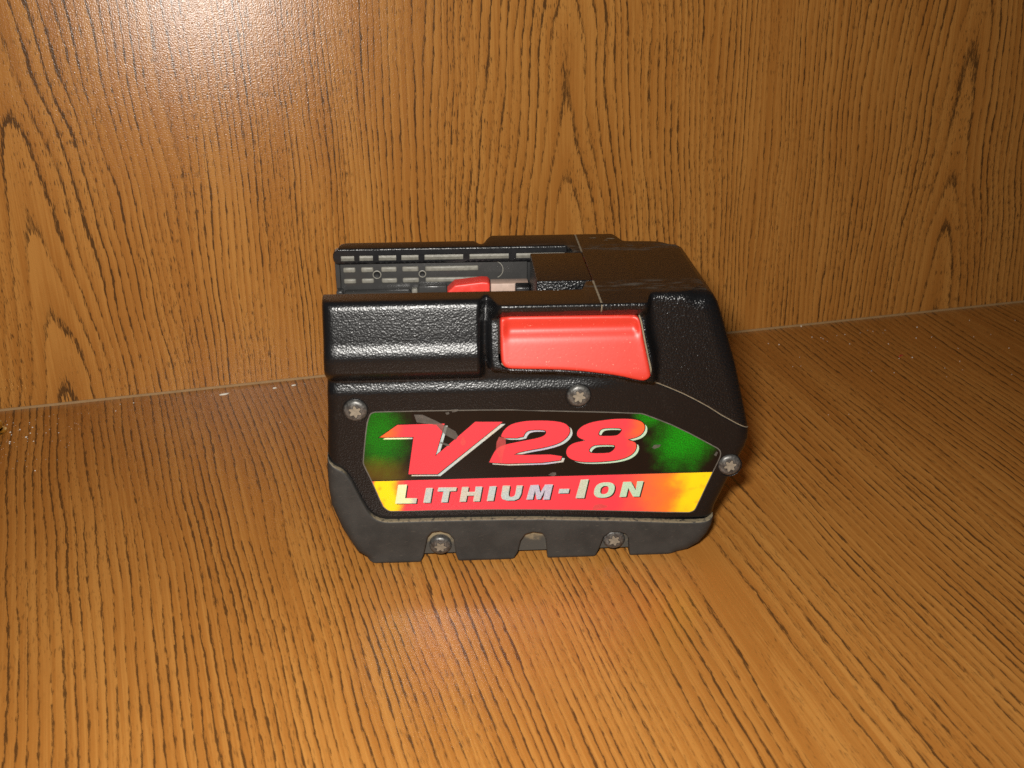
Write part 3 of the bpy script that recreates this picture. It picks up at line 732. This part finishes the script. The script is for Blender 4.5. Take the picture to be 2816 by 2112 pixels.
# red band: the part of the label under the dividing line
def clip_below(poly, line):
    out = []; q = [np.array(p) for p in poly]; g = lambda p: p[1] - np.interp(p[0], [line[0][0], line[-1][0]], [line[0][1], line[-1][1]])
    for a, b in zip(q, q[1:] + q[:1]):
        ga, gb = g(a), g(b)
        if ga <= 0: out.append(a)
        if ga * gb < 0: out.append(a + (b - a) * ga / (ga - gb))
    return np.array(out)
band = clip_below(LB, [(5, 30.82), (125, 30.74)])
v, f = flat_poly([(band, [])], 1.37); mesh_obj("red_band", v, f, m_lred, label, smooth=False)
line = [(11.7, 30.7), (119.6, 30.6), (119.6, 30.95), (11.7, 31.05)]
v, f = flat_poly([(np.array(line), [])], 1.355); mesh_obj("dividing_line", v, f, m_lk, label, smooth=False)
def ccw(p): p = np.array(p, float); return p if area2(p) > 0 else p[::-1]
V_, T_, E_ = ccw(V_NUM), chaikin(ccw(TWO), 1), chaikin(ccw(EIGHT), 2)
H1, H2 = chaikin(ccw(EH1), 1), chaikin(ccw(EH2), 1)
def shift(p, d): return np.array(p) + np.array(d)
D = (0.92, -0.76)
v, f = flat_poly([(shift(V_, D), []), (shift(T_, D), []), (shift(E_, D), [shift(H1, D), shift(H2, D)])], 1.355)
mesh_obj("number_shadow", v, f, m_silver, label, smooth=False)
g = 0.30
v, f = flat_poly([(offset_poly(V_, g), []), (offset_poly(T_, g), []), (offset_poly(E_, g), [offset_poly(H1, -g), offset_poly(H2, -g)])], 1.335)
mesh_obj("number_outline", v, f, m_lk, label, smooth=False)
v, f = flat_poly([(V_, []), (T_, []), (E_, [H1, H2])], 1.315)
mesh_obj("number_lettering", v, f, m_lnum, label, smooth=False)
def sup(cx, cz, rx, rz, sk, e=2.5, n=40):
    o = []
    for k in range(n):
        a = 2 * math.pi * k / n; c_, s_ = math.cos(a), math.sin(a)
        z = rz * math.copysign(abs(s_) ** (2 / e), s_); o.append((cx + rx * math.copysign(abs(c_) ** (2 / e), c_) + sk * z, cz + z))
    return np.array(o)
WORDS = [(ccw(p), []) for p in (L_L, L_I, L_T, L_H, L_I2, L_U, L_M, L_dash, L_I3, L_N)] + [(sup(85.05, 25.15, 3.25, 2.85, 0.16), [sup(85.1, 25.15, 1.3, 1.5, 0.14)])]
D2 = (0.42, -0.30)
v, f = flat_poly([(shift(o_, D2), [shift(h, D2) for h in hh]) for o_, hh in WORDS], 1.345); mesh_obj("word_shadow", v, f, m_lk, label, smooth=False)
v, f = flat_poly(WORDS, 1.325); mesh_obj("word_lettering", v, f, m_silver, label, smooth=False)
for p in (SC1, SC4, SC5, SC7, [(36.9, 55.2), (39.2, 55.2), (38.8, 54.5), (37.4, 54.2)], [(35.2, 54.1), (36.3, 54.4), (36.4, 53.7), (35.6, 53.4)], [(33.5, 44.2), (36.6, 42.9), (36.0, 42.4), (33.2, 43.6)]):
    v, f = flat_poly([(ccw(p), [])], 1.295); mesh_obj("scuff", v, f, m_scuff, label, smooth=False)
for p in (SC2, SC3, SC6):
    v, f = flat_poly([(ccw(p), [])], 1.295); mesh_obj("scuff", v, f, m_scuffr, label, smooth=False)

# ------------------------------------------------------------------ table, back panel
TH = math.atan2(0.2042, 0.9789); P0 = Vector((-0.024, 0.1489, 0))
v, f = [], []; box(v, f, -700, 900, -700, 30, -22, 0)
table = mesh_obj("table_surface", v, f, wood("oak_laminate_table", [(-240, 1), (112, 1), (330, 1)], 5.3, lean=lambda N, u: 0.14 - N.ss(u, -100.0, 130.0) * 0.17, gloss=0.27, sparkle=0.10, axis_v=1, vk=120.0, q=3600.0, a2=60.0, plain=1.0, pores=0.5, warp=0.7), smooth=False)
table.location = P0; table.rotation_euler = (0, 0, TH); tag(table, "wood grain laminate table top under the battery pack", kind='structure')
v, f = [], []; box(v, f, -700, 900, 0, 18, 1.1, 620)
wall = mesh_obj("back_wall", v, f, wood("oak_laminate_panel", [(-108, 1), (118, 1), (322, 1)], 2.1, gloss=0.225, sparkle=0.28, axis_v=2, spec=0.33), smooth=False)
wall.location = P0; wall.rotation_euler = (math.radians(-4.2), 0, TH); tag(wall, "upright wood grain laminate panel behind the battery pack", kind='structure')
v, f = [], []; box(v, f, -700, 900, -0.35, 17, 0.02, 1.1)
mesh_obj("edge_strip", v, f, plain("pale_edge_strip", (0.36, 0.22, 0.10), 0.5, var=0.2, vs=0.2), wall, smooth=False)

# ------------------------------------------------------------------ small things on the table
m_brass = plain("polished_brass", (0.72, 0.68, 0.34), 0.2, 1.0, var=0.15, vs=0.8, bump=0.2)
def turned(prof, seg=36):
    v, f = [], []
    for r, h in prof:
        for k in range(seg):
            a = 2 * math.pi * k / seg; v.append((r * math.cos(a) * MM, r * math.sin(a) * MM, h * MM))
    for i in range(len(prof) - 1):
        for k in range(seg):
            a, b = i * seg + k, i * seg + (k + 1) % seg; f.append((a, b, b + seg, a + seg))
    return v, f
br = bpy.data.objects.new("brass_fitting", None); COL.objects.link(br); br.location = (-0.1500, 0.1020, 0)
tag(br, "small shiny brass knob standing on the table at the left edge of the photo", "brass knob")
v, f = turned([(0.01, 0.0), (4.6, 0.0), (4.9, 0.3), (4.9, 0.7), (4.6, 1.0), (3.4, 1.15)]); mesh_obj("flange", v, f, m_brass, br)
v, f = turned([(2.4, 1.1), (2.4, 1.7), (3.6, 2.3), (3.9, 3.1), (3.6, 4.2), (2.7, 5.0), (1.4, 5.4), (0.01, 5.5)]); mesh_obj("knob_head", v, f, m_brass, br)
def fleck(bm_v, bm_f, x, y, rx, ry, rz, ang, seed):
    r = random.Random(seed); b = len(bm_v); n = 7
    pts = [(math.cos(2 * math.pi * k / n) * rx * r.uniform(.75, 1.2), math.sin(2 * math.pi * k / n) * ry * r.uniform(.75, 1.2)) for k in range(n)]
    c_, s_ = math.cos(ang), math.sin(ang)
    for sc, h in ((1.0, 0.02), (0.95, rz * 0.55), (0.5, rz)):
        for px, py in pts: bm_v.append(((x + (px * c_ - py * s_) * sc) * MM, (y + (px * s_ + py * c_) * sc) * MM, h * MM))
    for l in range(2):
        for k in range(n): bm_f.append((b + l * n + k, b + l * n + (k + 1) % n, b + (l + 1) * n + (k + 1) % n, b + (l + 1) * n + k))
    bm_f.append(tuple(b + 2 * n + k for k in range(n)))
m_fleck = plain("white_crumb", (0.80, 0.76, 0.66), 0.6, var=0.1)
for i, (x, y, a, b, lab) in enumerate(((-63.8, 133.0, 2.2, 0.7, "biggest white flake, lying by the panel left of the battery pack"),
                                       (-42.5, 138.1, 1.1, 0.35, "thin white flake between the biggest flake and the one nearest the battery pack"),
                                       (-34.5, 140.5, 1.1, 0.3, "thin white flake on the table nearest the left side of the battery pack"))):
    v, f = [], []; fleck(v, f, 0, 0, a, b, 0.5, 0.35, i)
    o = mesh_obj("white_flake", v, f, m_fleck); o.location = (x * MM, y * MM, 0); tag(o, lab, "flake", "white flakes by the panel")
v, f = [], []; fleck(v, f, 0, 0, 1.5, 0.35, 0.35, 0.7, 11); fleck(v, f, 1.0, 0.7, 0.8, 0.3, 0.3, -0.3, 12)
o = mesh_obj("red_crumb", v, f, plain("red_crumb", (0.45, 0.03, 0.02), 0.6)); o.location = (0.2497, 0.1579, 0); tag(o, "tiny red crumb on the dark right part of the table", "crumb")
v, f = [], []
for i, (x, y, r) in enumerate(SPECKS):
    fleck(v, f, x, y, r * 0.17, r * 0.12, r * 0.12, random.uniform(0, 3), 100 + i)
for i in range(60):
    x, y = random.uniform(-150, -115), random.uniform(70, 118)
    fleck(v, f, x, y, 0.12, 0.09, 0.1, 0, 400 + i)
tag(mesh_obj("dust_specks", v, f, m_fleck), "white dust specks strewn over the back of the table", kind='stuff')
